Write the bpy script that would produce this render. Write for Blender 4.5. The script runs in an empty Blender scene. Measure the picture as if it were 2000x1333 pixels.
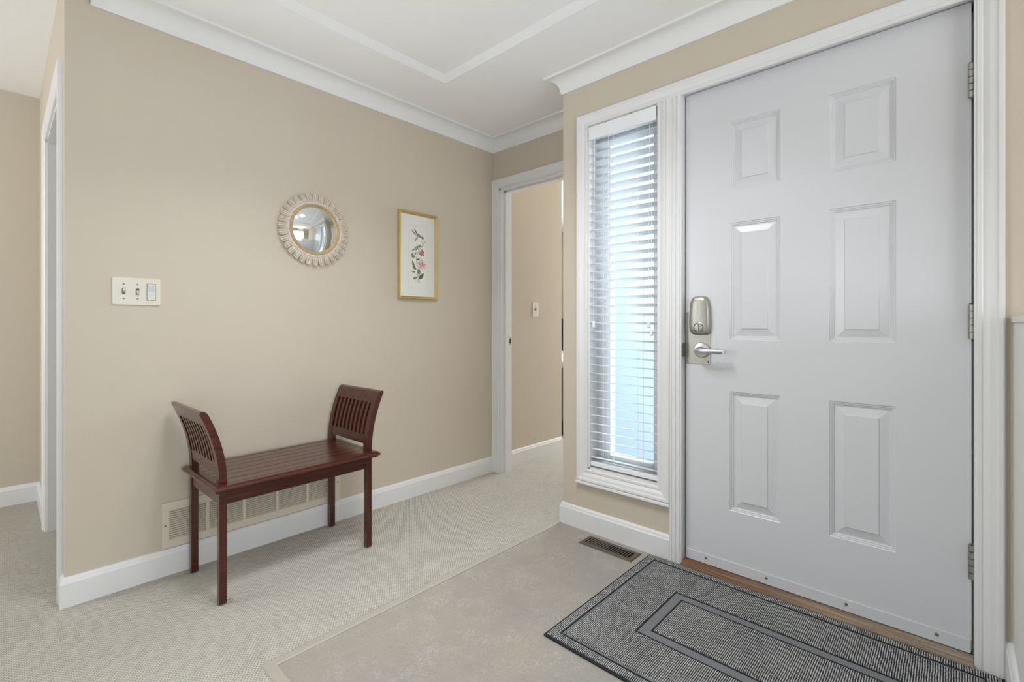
import bpy, math, random
from mathutils import Vector, Matrix
random.seed(4)
S = bpy.context.scene
COL = S.collection
PI = math.pi

# ------------------------------------------------------------------ camera
CX, CY = 0.7323, 0.6810
cam_d = bpy.data.cameras.new('camera'); cam = bpy.data.objects.new('camera', cam_d); COL.objects.link(cam)
cam.location = (0, 0, 1.045)
cam.rotation_euler = (PI/2, 0, math.atan2(CY, CX) - PI/2)
cam_d.sensor_width = 36; cam_d.lens = 36*930/2000; cam_d.shift_y = -32.5/2000
cam_d.clip_start = 0.02
S.camera = cam

# ------------------------------------------------------------------ world, lights, exposure
S.view_settings.view_transform = 'Standard'; S.view_settings.look = 'None'
S.view_settings.exposure = 0.02; S.view_settings.gamma = 1; S.view_settings.use_curve_mapping = False
W = bpy.data.worlds.new('sky'); S.world = W; W.use_nodes = True
wb = W.node_tree.nodes['Background']; wb.inputs[0].default_value = (0.82, 0.92, 0.96, 1)

# strength of every light in the house
K = dict(world=0.9, west=0.20, south=1.12, hall=2.1, bedroom=4.8, side=2.2, dome=0.25, chandelier=1.5, up_fill_a=0.18, up_fill_b=0.13, down_a=0.42, down_b=0.72)
wb.inputs[1].default_value = 0.95*K['world']
def area(name, loc, target, sx, sy, power, color=(1, 1, 1), shape='RECTANGLE', spread=180):
    l = bpy.data.lights.new(name, 'AREA'); l.shape = shape; l.size = sx
    if shape == 'RECTANGLE': l.size_y = sy
    l.energy = power; l.color = tuple(a*b for a, b in zip(color, (0.955, 0.985, 1.06))); l.spread = math.radians(spread)
    o = bpy.data.objects.new(name, l); COL.objects.link(o); o.location = loc
    o.rotation_euler = (Vector(target)-Vector(loc)).to_track_quat('-Z', 'Y').to_euler()
    return o
# fill lights added in living, dining, hall, bedroom and back room, as imagined windows
area('fill_west', (-4.42, 0.2, 0.95), (2, 0.4, 1.35), 3.1, 1.7, 60*K['west'], (0.95, 0.98, 1.0))
area('fill_south', (-0.1, -3.55, 0.95), (1.5, 2.4, 1.25), 2.4, 1.7, 60*K['south'], (0.97, 0.98, 1.0))
area('fill_hall', (-2.12, 3.1, 1.5), (0.16, 3.2, 1.4), 1.0, 1.4, 16*K['hall'], (1.0, 0.99, 0.95))
area('fill_bedroom', (5.5, 2.2, 1.4), (2.5, 2.35, 1.2), 1.2, 1.4, 20*K['bedroom'], (1.0, 0.99, 0.97))
area('daylight_porch', (4.3, -0.3, 2.1), (2.1, 1.2, 1.0), 1.5, 1.5, 100*K['side'], (0.95, 0.985, 1.0))
area('fill_back_room', (2.3, 3.3, 1.3), (0.2, 3.2, 1.2), 1.0, 1.4, 10*K['bedroom']/4.8, (1.0, 1.0, 1.0))  # fill added to brighten the hall doorway's far jamb
# upward fill lights added outside the frame to lift the ceiling
area('up_fill', (-0.40, 0.55, 0.26), (0.75, 1.35, 2.34), 0.17, 0, 25*K['up_fill_a'], (0.97, 0.99, 1.03), 'DISK', 100)
area('up_fill', (-0.15, -0.45, 0.26), (1.05, 1.1, 2.34), 0.17, 0, 25*K['up_fill_b'], (0.97, 0.99, 1.03), 'DISK', 100)
# two downward fill lights added above the frame to brighten the floor
area('down_fill', (1.05, 1.15, 2.366), (1.05, 1.15, 0), 0.24, 0, 15*K['down_a'], (1, 0.99, 0.97), 'DISK', 130)
area('down_fill', (0.72, 1.0, 2.366), (0.72, 1.0, 0), 0.24, 0, 15*K['down_b'], (1, 0.99, 0.97), 'DISK', 130)

# ------------------------------------------------------------------ helpers
def lin(r, g, b):
    return tuple(((c/255)/12.92 if c/255 <= 0.04045 else ((c/255+0.055)/1.055)**2.4) for c in (r, g, b)) + (1,)

class NT:
    def __init__(s, name):
        s.m = bpy.data.materials.new(name); s.m.use_nodes = True
        s.n = s.m.node_tree.nodes; s.l = s.m.node_tree.links; s.p = s.n['Principled BSDF']
    def node(s, t, **k):
        n = s.n.new(t)
        for a, b in k.items(): setattr(n, a, b)
        return n
    def link(s, a, b): s.l.new(a, b)
    def math(s, op, a, b=None, c=None):
        n = s.node('ShaderNodeMath', operation=op)
        for i, x in enumerate((a, b, c)):
            if x is None: continue
            if isinstance(x, (int, float)): n.inputs[i].default_value = x
            else: s.link(x, n.inputs[i])
        return n.outputs[0]
    def coord(s):
        return s.node('ShaderNodeTexCoord').outputs['Object']
    def noise(s, scale, detail=3, rough=0.5, vec=None):
        n = s.node('ShaderNodeTexNoise'); n.inputs['Scale'].default_value = scale
        n.inputs['Detail'].default_value = detail; n.inputs['Roughness'].default_value = rough
        s.link(vec if vec is not None else s.coord(), n.inputs['Vector']); return n.outputs['Fac']
    def ramp(s, fac, stops):
        n = s.node('ShaderNodeValToRGB'); e = n.color_ramp.elements
        while len(e) < len(stops): e.new(0.5)
        for k, (p, c) in zip(e, stops): k.position = p; k.color = c
        s.link(fac, n.inputs[0]); return n.outputs[0]
    def mix(s, fac, a, b):
        n = s.node('ShaderNodeMix', data_type='RGBA')
        for i, x in ((0, fac), (6, a), (7, b)):
            if isinstance(x, (int, float)): n.inputs[i].default_value = x
            elif isinstance(x, tuple): n.inputs[i].default_value = x
            else: s.link(x, n.inputs[i])
        return n.outputs[2]
    def bump(s, h, dist, strength=1.0):
        n = s.node('ShaderNodeBump'); n.inputs['Distance'].default_value = dist; n.inputs['Strength'].default_value = strength
        s.link(h, n.inputs['Height']); s.link(n.outputs[0], s.p.inputs['Normal'])
    def set(s, **k):
        for a, b in k.items():
            s.p.inputs[a.replace('_', ' ')].default_value = b
        return s

def plain(name, col, rough=0.5, metal=0.0, var=0.0, bump=0.0, bscale=200, coat=0.0, spec=0.5):
    t = NT(name); t.set(Roughness=rough, Metallic=metal)
    t.p.inputs['Coat Weight'].default_value = coat; t.p.inputs['Coat Roughness'].default_value = 0.15
    t.p.inputs['Specular IOR Level'].default_value = spec
    c = lin(*col)
    f = t.noise(14, 2)
    a = tuple(x*(1-var) for x in c[:3])+(1,); b = tuple(min(1, x*(1+var)) for x in c[:3])+(1,)
    t.link(t.mix(f, a, b), t.p.inputs['Base Color'])
    if bump: t.bump(t.noise(bscale, 3), bump)
    return t.m

WALL = (199, 189, 172)
M = {}
M['wall'] = plain('beige_wall_paint', WALL, 0.75, var=0.015, bump=0.0004, bscale=260, spec=0.3)
M['ceil'] = plain('white_ceiling_paint', (245, 245, 243), 0.9, var=0.01, bump=0.0006, bscale=160, spec=0.2)
M['crown'] = plain('white_crown_paint', (229, 229, 227), 0.7, var=0.006, spec=0.3)
M['trim'] = plain('white_gloss_trim_paint', (223, 223, 222), 0.32, var=0.006, bump=0.0001, bscale=120)
M['door'] = plain('white_door_paint', (207, 208, 210), 0.27, var=0.006, bump=0.00015, bscale=90)
M['halfwall'] = plain('pale_grey_paint', (216, 216, 214), 0.6, var=0.01, bump=0.0003)
M['vinyl'] = plain('white_blind_vinyl', (236, 238, 240), 0.4)
M['nickel'] = plain('satin_nickel', (172, 171, 162), 0.4, 1.0, var=0.05)
M['chrome'] = plain('brushed_chrome', (208, 211, 214), 0.3, 1.0)
M['dark'] = plain('dark_cavity', (10, 10, 10), 0.9)
M['plate'] = plain('ivory_plastic', (214, 210, 196), 0.35)
M['slot'] = plain('grey_switch_slot', (110, 106, 96), 0.6)
M['screen'] = plain('pale_blue_label', (186, 196, 200), 0.3)
M['grille'] = plain('tan_enamel', (212, 203, 184), 0.5)
M['grillein'] = plain('grille_shadow_board', (96, 92, 82), 0.8)
M['bronze'] = plain('brown_bronze_enamel', (104, 94, 84), 0.35, 0.6)
M['vane'] = plain('grey_damper_vane', (120, 117, 108), 0.4, 0.5)
M['gold'] = plain('antique_gold', (205, 182, 120), 0.38, 0.7, var=0.15)
M['ringgold'] = plain('dull_bronze_gilt', (182, 160, 122), 0.45, 0.5, var=0.12)
M['mat'] = plain('ivory_mat_board', (222, 223, 216), 0.6)
M['blackbind'] = plain('black_binding', (22, 24, 27), 0.85)
M['strip'] = plain('taupe_transition_strip', (166, 161, 148), 0.5, var=0.03)
M['siding'] = plain('pale_blue_siding', (156, 166, 171), 0.8)
M['ground'] = plain('grey_concrete', (140, 152, 156), 0.9)

t = NT('convex_mirror_glass'); t.set(Metallic=1.0, Roughness=0.015); t.p.inputs['Base Color'].default_value = (0.82, 0.85, 0.86, 1)
t.link(t.ramp(t.noise(4, 1), [(0, (0.80, 0.83, 0.84, 1)), (1, (0.84, 0.87, 0.88, 1))]), t.p.inputs['Base Color']); M['mirror'] = t.m
t = NT('window_glass'); t.set(Roughness=0.0, IOR=1.45); t.p.inputs['Transmission Weight'].default_value = 1.0
t.p.inputs['Base Color'].default_value = (0.93, 0.98, 1, 1)
tr = t.node('ShaderNodeBsdfTransparent'); tr.inputs[0].default_value = (0.93, 0.98, 1, 1)
gl = t.node('ShaderNodeBsdfGlossy'); gl.inputs['Roughness'].default_value = 0.02
fr = t.node('ShaderNodeFresnel'); mx = t.node('ShaderNodeMixShader')
t.link(t.math('MULTIPLY', fr.outputs[0], 0.15), mx.inputs[0]); t.link(tr.outputs[0], mx.inputs[1]); t.link(gl.outputs[0], mx.inputs[2])
t.link(mx.outputs[0], t.n['Material Output'].inputs[0]); M['glass'] = t.m

# mahogany
t = NT('mahogany_stain'); t.set(Roughness=0.3); t.p.inputs['Coat Weight'].default_value = 0.7; t.p.inputs['Specular IOR Level'].default_value = 0.25; t.p.inputs['Coat Roughness'].default_value = 0.2
mp = t.node('ShaderNodeMapping'); mp.inputs['Scale'].default_value = (3, 40, 40); t.link(t.coord(), mp.inputs[0])
n1 = t.noise(1.6, 5, 0.6, mp.outputs[0])
t.link(t.ramp(n1, [(0.25, lin(36, 9, 3)), (0.55, lin(70, 22, 6)), (0.8, lin(108, 42, 14))]), t.p.inputs['Base Color'])
M['wood'] = t.m
# carved white-washed wood
t = NT('whitewashed_wood'); t.set(Roughness=0.75)
t.link(t.ramp(t.noise(60, 5, 0.7), [(0.3, lin(176, 158, 138)), (0.48, lin(206, 194, 178)), (0.72, lin(222, 213, 200))]), t.p.inputs['Base Color'])
t.bump(t.noise(300, 3), 0.0004); M['whitewash'] = t.m
# threshold
t = NT('weathered_threshold_oak'); t.set(Roughness=0.45)
mp = t.node('ShaderNodeMapping'); mp.inputs['Scale'].default_value = (160, 5, 20); t.link(t.coord(), mp.inputs[0])
sx = t.node('ShaderNodeSeparateXYZ'); t.link(t.coord(), sx.inputs[0])
fa = t.math('MULTIPLY_ADD', sx.outputs[1], 1.5, -0.05)
nn = t.noise(1.0, 5, 0.7, mp.outputs[0])
warm = t.ramp(nn, [(0.3, lin(78, 52, 30)), (0.6, lin(128, 92, 56)), (0.8, lin(176, 150, 116))])
grey = t.ramp(nn, [(0.3, lin(104, 90, 74)), (0.6, lin(150, 138, 118)), (0.8, lin(186, 168, 132))])
t.link(t.mix(fa, grey, warm), t.p.inputs['Base Color']); t.bump(nn, 0.001); M['oak'] = t.m
# vinyl / stone tile floor
t = NT('mottled_stone_tile'); t.set(Roughness=0.42)
co = t.coord()
big = t.noise(3.2, 4, 0.6, co)
base = t.ramp(big, [(0.3, lin(150, 147, 141)), (0.5, lin(158, 154, 145)), (0.72, lin(165, 158, 144))])
nd = t.node('ShaderNodeTexNoise'); nd.inputs['Scale'].default_value = 34; nd.inputs['Detail'].default_value = 8; nd.inputs['Roughness'].default_value = 0.72; nd.inputs['Distortion'].default_value = 0.5
t.link(co, nd.inputs['Vector'])
v = t.math('ABSOLUTE', t.math('SUBTRACT', nd.outputs['Fac'], 0.5))
wisp = t.math('MINIMUM', t.math('MAXIMUM', t.math('MULTIPLY', t.math('SUBTRACT', 0.016, v), 75), 0.0), 1.0)
gate = t.math('MINIMUM', t.math('MAXIMUM', t.math('MULTIPLY', t.math('SUBTRACT', t.noise(8, 4, 0.7, co), 0.46), 7), 0.0), 1.0)
wisp = t.math('MULTIPLY', wisp, gate)
c1 = t.mix(t.math('MULTIPLY', wisp, 0.7), base, lin(214, 209, 203))
spk = t.math('MINIMUM', t.math('MAXIMUM', t.math('MULTIPLY', t.math('SUBTRACT', t.noise(110, 8, 0.85, co), 0.44), 6.0), 0.0), 1.0)
mot = t.math('MINIMUM', t.math('MAXIMUM', t.math('MULTIPLY', t.math('SUBTRACT', t.noise(11, 6, 0.7, co), 0.45), 4.0), 0.0), 1.0)
c1 = t.mix(t.math('MULTIPLY', mot, 0.5), c1, lin(150, 141, 133))
c2 = t.mix(t.math('MULTIPLY', spk, 0.5), c1, lin(138, 129, 120))
t.link(c2, t.p.inputs['Base Color']); t.bump(t.noise(45, 5, 0.6, co), 0.0006); M['tile'] = t.m
t = NT('translucent_white_vinyl_slat'); t.set(Roughness=0.45); t.p.inputs['Base Color'].default_value = lin(240, 241, 242)
t.link(t.ramp(t.noise(20, 2), [(0, lin(238, 239, 240)), (1, lin(242, 243, 244))]), t.p.inputs['Base Color'])
tl_ = t.node('ShaderNodeBsdfTranslucent'); tl_.inputs[0].default_value = lin(240, 243, 245); mx = t.node('ShaderNodeMixShader'); mx.inputs[0].default_value = 0.3
t.link(t.p.outputs[0], mx.inputs[1]); t.link(tl_.outputs[0], mx.inputs[2]); t.link(mx.outputs[0], t.n['Material Output'].inputs[0]); M['slat'] = t.m
# berber carpet: staggered loops
def loops(name, pu, pv, c_low, c_mid, c_hi, dist, wob, rib=False, stag=0.5):
    t = NT(name); t.set(Roughness=0.95); t.p.inputs['Specular IOR Level'].default_value = 0.1
    co = t.coord()
    w = t.node('ShaderNodeTexNoise'); w.inputs['Scale'].default_value = 22; w.inputs['Detail'].default_value = 3; t.link(co, w.inputs['Vector'])
    va = t.node('ShaderNodeVectorMath', operation='MULTIPLY_ADD'); t.link(w.outputs['Color'], va.inputs[0]); va.inputs[1].default_value = (wob, wob, 0); t.link(co, va.inputs[2])
    s = t.node('ShaderNodeSeparateXYZ'); t.link(va.outputs[0], s.inputs[0])
    u = t.math('DIVIDE', s.outputs[0], pu); v_ = t.math('DIVIDE', s.outputs[1], pv)
    row = t.math('FLOOR', v_); fv = t.math('FRACT', v_)
    u2 = t.math('MULTIPLY_ADD', row, stag, u)
    fu = t.math('FRACT', u2)
    a = t.math('SINE', t.math('MULTIPLY', fu, PI)); b = t.math('SINE', t.math('MULTIPLY', fv, PI))
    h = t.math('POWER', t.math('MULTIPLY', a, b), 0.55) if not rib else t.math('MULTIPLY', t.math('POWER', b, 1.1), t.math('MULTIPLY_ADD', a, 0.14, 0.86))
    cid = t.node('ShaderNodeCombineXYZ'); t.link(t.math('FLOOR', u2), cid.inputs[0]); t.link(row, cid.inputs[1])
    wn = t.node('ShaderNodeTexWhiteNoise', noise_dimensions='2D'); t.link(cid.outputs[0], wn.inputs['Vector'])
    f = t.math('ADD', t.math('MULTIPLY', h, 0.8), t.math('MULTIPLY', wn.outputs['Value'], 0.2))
    fine = t.noise(420, 3, 0.6, co)
    f = t.math('ADD', f, t.math('MULTIPLY', t.math('SUBTRACT', fine, 0.5), 0.35 if not rib else 1.5))
    patch = t.math('MULTIPLY', t.math('SUBTRACT', t.noise(5, 3, 0.6, co), 0.5), 0.22)
    f = t.math('ADD', f, patch)
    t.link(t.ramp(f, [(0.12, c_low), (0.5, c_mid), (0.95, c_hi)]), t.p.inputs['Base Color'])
    t.bump(t.math('ADD', h, t.math('MULTIPLY', fine, 0.25)), dist)
    return t.m
M['carpet'] = loops('looped_berber_carpet', 0.0105, 0.0075, lin(140, 136, 124), lin(188, 184, 172), lin(208, 205, 194), 0.0032, 0.004)
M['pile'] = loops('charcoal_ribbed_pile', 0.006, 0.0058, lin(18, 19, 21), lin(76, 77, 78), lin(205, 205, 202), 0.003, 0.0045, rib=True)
M['matflat'] = plain('flat_grey_weave', (112, 113, 115), 0.95, var=0.08, bump=0.0008, bscale=500)
t = NT('lamp_glass_lit'); t.p.inputs['Emission Color'].default_value = (1, 0.96, 0.9, 1); t.p.inputs['Emission Strength'].default_value = 8*K['dome']; M['lampglass'] = t.m
t = NT('warm_bulb_lit'); t.p.inputs['Emission Color'].default_value = (1, 0.78, 0.45, 1); t.p.inputs['Emission Strength'].default_value = 60*K['chandelier']; M['bulb'] = t.m

class B:
    """collects geometry and links it as one mesh object"""
    def __init__(s): s.v = []; s.f = []; s.k = []
    def add(s, vs, fs, k=0):
        o = len(s.v); s.v += [tuple(p) for p in vs]; s.f += [tuple(i+o for i in f) for f in fs]; s.k += [k]*len(fs); return s
    def box(s, x0, x1, y0, y1, z0, z1, k=0, mt=None):
        vs = [(x, y, z) for x in (x0, x1) for y in (y0, y1) for z in (z0, z1)]
        if mt: vs = [tuple(mt @ Vector(p)) for p in vs]
        return s.add(vs, [(0, 1, 3, 2), (4, 6, 7, 5), (0, 4, 5, 1), (2, 3, 7, 6), (0, 2, 6, 4), (1, 5, 7, 3)], k)
    def sweep(s, path, prof, f, closed=False, k=0, caps=True):
        """path: 2D points; prof: (offset to the left of the path, height); f maps (u, v, h) to xyz; corners are mitred"""
        n = len(path); P = [Vector(p) for p in path]; offs = []
        for i in range(n):
            ds = []
            if closed or i > 0: ds.append((P[i]-P[i-1]).normalized())
            if closed or i < n-1: ds.append((P[(i+1) % n]-P[i]).normalized())
            ns = [Vector((-d.y, d.x)) for d in ds]
            offs.append(ns[0] if len(ns) == 1 else (ns[0]+ns[1])/(1+ns[0].dot(ns[1])))
        vs = []
        for p, o in zip(P, offs):
            for (w, h) in prof: q = p+o*w; vs.append(f(q.x, q.y, h))
        m = len(prof); fs = []
        for i in range(n if closed else n-1):
            j = (i+1) % n
            for a in range(m-1): fs.append((i*m+a, j*m+a, j*m+a+1, i*m+a+1))
        if caps and not closed: fs += [tuple(range(m)), tuple(range((n-1)*m+m-1, (n-1)*m-1, -1))]
        return s.add(vs, fs, k)
    def lathe(s, prof, c, axis='z', seg=32, k=0, sc=(1, 1)):
        vs = []
        for (r, h) in prof:
            for i in range(seg):
                a = 2*PI*i/seg; p, q = r*math.cos(a)*sc[0], r*math.sin(a)*sc[1]
                if axis == 'z': d = (p, q, h)
                elif axis == '-x': d = (-h, p, q)
                elif axis == '-y': d = (p, -h, q)
                vs.append(tuple(c[t]+d[t] for t in range(3)))
        fs = []
        for a in range(len(prof)-1):
            for i in range(seg):
                j = (i+1) % seg; fs.append((a*seg+i, a*seg+j, (a+1)*seg+j, (a+1)*seg+i))
        fs.append(tuple(range(seg))); fs.append(tuple(range((len(prof)-1)*seg, len(prof)*seg)))
        return s.add(vs, fs, k)
    def tube(s, pts, r, seg=8, k=0):
        pts = [Vector(p) for p in pts]; vs = []
        rs = r if isinstance(r, list) else [r]*len(pts)
        for i, p in enumerate(pts):
            d = (pts[min(i+1, len(pts)-1)]-pts[max(i-1, 0)]).normalized()
            u = d.orthogonal().normalized() if abs(d.z) < 0.9 else Vector((1, 0, 0))
            if abs(d.z) < 0.9: u = d.cross(Vector((0, 0, 1))).normalized()
            w = d.cross(u).normalized(); u = w.cross(d).normalized()
            for j in range(seg):
                a = 2*PI*j/seg; vs.append(p+u*rs[i]*math.cos(a)+w*rs[i]*math.sin(a))
        fs = []
        for i in range(len(pts)-1):
            for j in range(seg):
                q = (j+1) % seg; fs.append((i*seg+j, i*seg+q, (i+1)*seg+q, (i+1)*seg+j))
        fs.append(tuple(range(seg))); fs.append(tuple(range((len(pts)-1)*seg, len(pts)*seg)))
        return s.add(vs, fs, k)
    def prism(s, poly, f, h0, h1, k=0):
        n = len(poly); vs = [f(u, v, h0) for u, v in poly]+[f(u, v, h1) for u, v in poly]
        fs = [tuple(range(n)), tuple(range(2*n-1, n-1, -1))]+[(i, (i+1) % n, n+(i+1) % n, n+i) for i in range(n)]
        return s.add(vs, fs, k)
    def build(s, name, mats, parent=None, smooth=False, bevel=0, seg=2, kind=None, base=None, loc=None):
        me = bpy.data.meshes.new(name)
        vs = s.v
        if base is not None: vs = [tuple(p[t]-base[t] for t in range(3)) for p in vs]
        me.from_pydata(vs, [], s.f); me.update()
        for m in (mats if isinstance(mats, list) else [mats]): me.materials.append(m)
        for p, k in zip(me.polygons, s.k): p.material_index = k; p.use_smooth = smooth
        import bmesh
        bm = bmesh.new(); bm.from_mesh(me); bmesh.ops.recalc_face_normals(bm, faces=bm.faces); bm.to_mesh(me); bm.free()
        o = bpy.data.objects.new(name, me); COL.objects.link(o)
        if base is not None: o.location = base
        if loc: o.location = loc
        if parent: o.parent = parent
        if bevel:
            b = o.modifiers.new('bevel', 'BEVEL'); b.width = bevel; b.segments = seg; b.limit_method = 'ANGLE'; b.angle_limit = 0.7
        if kind: o['kind'] = kind
        return o
def smooth_by_angle(o, ang=0.6):
    for p in o.data.polygons: p.use_smooth = True
    import bmesh
    bm = bmesh.new(); bm.from_mesh(o.data)
    for e in bm.edges:
        if len(e.link_faces) != 2 or e.calc_face_angle(0) > ang: e.smooth = False
    bm.to_mesh(o.data); bm.free(); return o
def thing(name, label, cat, loc=(0, 0, 0), rz=0, group=None):
    o = bpy.data.objects.new(name, None); COL.objects.link(o); o.location = loc; o.rotation_euler = (0, 0, rz); o.empty_display_size = 0.1
    return tag(o, label, cat, group)
def tag(o, label, cat, group=None):
    o['label'] = label; o['category'] = cat
    if group: o['group'] = group
    return o
onX = lambda x0: (lambda u, v, h: (x0-h, u, v))      # wall facing -X: u = Y, v = Z, height towards the room
onY = lambda y0: (lambda u, v, h: (u, y0-h, v))      # wall facing -Y: u = X, v = Z
onZ = lambda u, v, h: (u, v, h)
ST = 'structure'

# ------------------------------------------------------------------ shell
YA, XB, XC, XE, YF = 2.41, 2.03, 2.393, 0.162, 4.0
ZL, ZH = 2.345, 2.393                       # foyer ceiling, hall ceiling
YH = -0.125                                 # half wall face
# carpet everywhere but the entry tiles
B().box(-4.6, 0.56, -3.7, 4.7, -0.1, 0).box(0.56, 2.18, 1.538, 4.7, -0.1, 0).box(2.18, 5.7, 1.40, 4.7, -0.1, 0)\
   .box(0.56, 2.18, -3.7, -0.18, -0.1, 0).build('floor', M['carpet'], kind=ST)
B().box(0.56, 2.10, -0.18, 1.538, -0.1, 0).build('floor', M['tile'], kind=ST)
# transition strip, mitred at the corner
pr = [(0, 0), (0, 0.002), (0.006, 0.0045), (0.029, 0.0045), (0.035, 0.002), (0.035, 0)]
B().sweep([(0.543, YH), (0.543, 1.553), (2.018, 1.553)], [(-w, h) for w, h in pr], onZ).build('trim_1', M['strip'], kind=ST)

# wall A and its continuation in the bedroom
B().box(XE, 3.2, YA, YA+0.11, 0, ZH+.05).build('wall_back', M['wall'], kind=ST)
# wall B with window and door openings
T = 0.15
b = B()
W0, W1, WZ0, WZ1 = 0.975, 1.357, 0.317, 2.040
D0, D1, DZ = -0.048, 0.878, 2.058
X1 = XB+T
b.box(XB, X1, W1, 1.518, 0, ZH+.05).box(XB, X1, D1, W0, 0, ZH+.05).box(XB, X1, W0, W1, 0, WZ0).box(XB, X1, W0, W1, WZ1, ZH+.05)
b.box(XB, X1, D0, D1, DZ, ZH+.05).box(XB, X1, -3.7, D0, 0, ZH+.05)
b.build('wall_right', M['wall'], kind=ST)
# return of wall B and the wall with the bedroom doorway
B().box(X1, 5.7, 1.408, 1.518, 0, ZH+.05).build('wall_return', M['wall'], kind=ST)
CD0, CD1, CZ = 1.56, 2.347, 2.0
B().box(XC, XC+0.11, CD1, YA, 0, ZH+.05).box(XC, XC+0.11, CD0, CD1, CZ, ZH+.05).box(XC, XC+0.11, 1.518, CD0, 0, ZH+.05).build('wall_recess', M['wall'], kind=ST)
# hall side wall with doorway
HY0, HY1, HZ = 2.52, 3.35, 1.975
B().box(XE, XE+0.11, YA+0.11, HY0, 0, ZH+.05).box(XE, XE+0.11, HY0, HY1, HZ, ZH+.05).box(XE, XE+0.11, HY1, YF, 0, ZH+.05).build('wall_hall', M['wall'], kind=ST)
B().box(-2.3, 2.5, YF, YF+0.1, 0, ZH+.05).build('wall_hall_end', M['wall'], kind=ST)
b = B().box(-4.6, -2.2, 2.6, 2.7, 0, ZH+.05).box(-2.3, -2.2, 2.7, YF+.1, 0, ZH+.05); b.build('wall_hall_left', M['wall'], kind=ST)
B().box(5.6, 5.7, 1.4, 4.7, 0, ZH+.05).build('wall_bedroom', M['wall'], kind=ST)
B().box(2.4, 5.7, 4.6, 4.7, 0, ZH+.05).box(2.4, 2.5, YA+.11, 4.6, 0, ZH+.05).build('wall_bedroom_end', M['wall'], kind=ST)
# living and dining walls; window openings added to suit the fill lights
b = B().box(-4.6, -4.5, -3.7, -1.4, 0, ZH+.05).box(-4.6, -4.5, 1.8, 2.7, 0, ZH+.05).box(-4.6, -4.5, -1.4, 1.8, 0, 0.06).box(-4.6, -4.5, -1.4, 1.8, 2.3, ZH+.05)
b.build('wall_living', M['wall'], kind=ST)
b = B().box(-4.5, -1.35, -3.7, -3.6, 0, ZH+.05).box(1.15, XB, -3.7, -3.6, 0, ZH+.05).box(-1.35, 1.15, -3.7, -3.6, 0, 0.06).box(-1.35, 1.15, -3.7, -3.6, 2.0, ZH+.05)
b.build('wall_dining', M['wall'], kind=ST)
# half wall between entry and dining room
b = B().box(0.95, XB, YH-0.11, YH, 0, 1.05)
b.build('wall_half', M['halfwall'], kind=ST)
B().box(0.94, XB-0.001, YH-0.115, YH+0.004, 1.05, 1.066).build('trim_2', M['halfwall'], bevel=0.002, kind=ST)

# ceilings: high ceiling, lowered foyer ceiling with a shallow tray
b = B().box(-4.6, X1, -3.7, 4.7, ZH, ZH+0.1).box(X1, 5.7, 1.40, 4.7, ZH, ZH+0.1)
b.build('ceiling', M['ceil'], kind=ST)
tx0, tx1, ty0, ty1, tr_ = -1.04, 1.638, 0.02, 2.016, 0.030
b = B().box(-1.4, tx0, -0.4, YA, ZL, ZH).box(tx1, XC, -0.4, YA, ZL, ZH).box(tx0, tx1, -0.4, ty0, ZL, ZH).box(tx0, tx1, ty1, YA, ZL, ZH)
b.box(tx0, tx1, ty0, ty1, ZL+tr_, ZH)
b.sweep([(tx0, ty0), (tx1, ty0), (tx1, ty1), (tx0, ty1)], [(-0.001, ZL+0.0005), (0.003, ZL), (0.030, ZL+tr_+0.0005)], onZ, closed=True, k=1)
b.build('ceiling', [M['ceil'], M['crown']], kind=ST)
# crown moulding
pr = [(0, 2.26), (0.007, 2.26), (0.009, 2.266)]
for i in range(9):
    a = PI/2*i/8; pr.append((0.069-0.058*math.cos(a), 2.272+0.060*math.sin(a)))
pr += [(0.0745, 2.334), (0.0745, 2.346)]
o = B().sweep([(XB, -0.4), (XB, 1.518), (XC, 1.518), (XC, YA), (0.233, YA)], pr, onZ).build('trim_3', M['crown'], kind=ST)
smooth_by_angle(o, 0.35)

# baseboards
bp = [(0, 0), (0.014, 0), (0.014, 0.086), (0.011, 0.092), (0.0095, 0.1), (0.006, 0.106), (0, 0.108)]
def base(name, path): B().sweep(path, bp, onZ).build(name, M['trim'], kind=ST)
base('baseboard_back', [(XC-0.013, YA), (XE, YA), (XE, 2.455)])
base('baseboard_right', [(XB, 0.925), (XB, 1.518), (XC, 1.518)])
base('baseboard_bedroom', [(3.2, YA), (XC+0.12, YA)])
base('baseboard_hall', [(XE, YF), (-2.2, YF)])
base('baseboard_half', [(0.95, YH), (XB, YH), (XB, -0.107)])
base('baseboard_hall_right', [(XE, 3.42), (XE, YF)])

# ------------------------------------------------------------------ casings
def casing_profile(w, t1=0.019, t0=0.010):
    return [(0, 0), (0, t0-0.003), (0.003, t0), (0.012, t0), (0.016, t0-0.002), (0.022, t0+0.001), (0.030, t0+0.004),
            (w-0.022, t0+0.005), (w-0.018, t1-0.003), (w-0.013, t1), (w-0.004, t1), (w, t1-0.004), (w, 0)]
# one mitred casing runs up the hinge side, over door and sidelight, down and around the sidelight
f = onX(XB)
cp = casing_profile(0.062, 0.019, 0.010)
b = B()
b.sweep([(-0.047, 0.0), (-0.047, 2.045), (1.360, 2.045), (1.360, 0.312), (0.985, 0.312), (0.985, 2.045)], cp, f)
b.build('trim_4', M['trim'], kind=ST)
# the apron below the sidelight
B().sweep([(0.925, 0.249), (1.424, 0.249)], [(0, 0), (0, 0.022), (-0.003, 0.024), (-0.011, 0.024), (-0.014, 0.020), (-0.014, 0)], f).build('trim_5', M['trim'], kind=ST)
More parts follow.
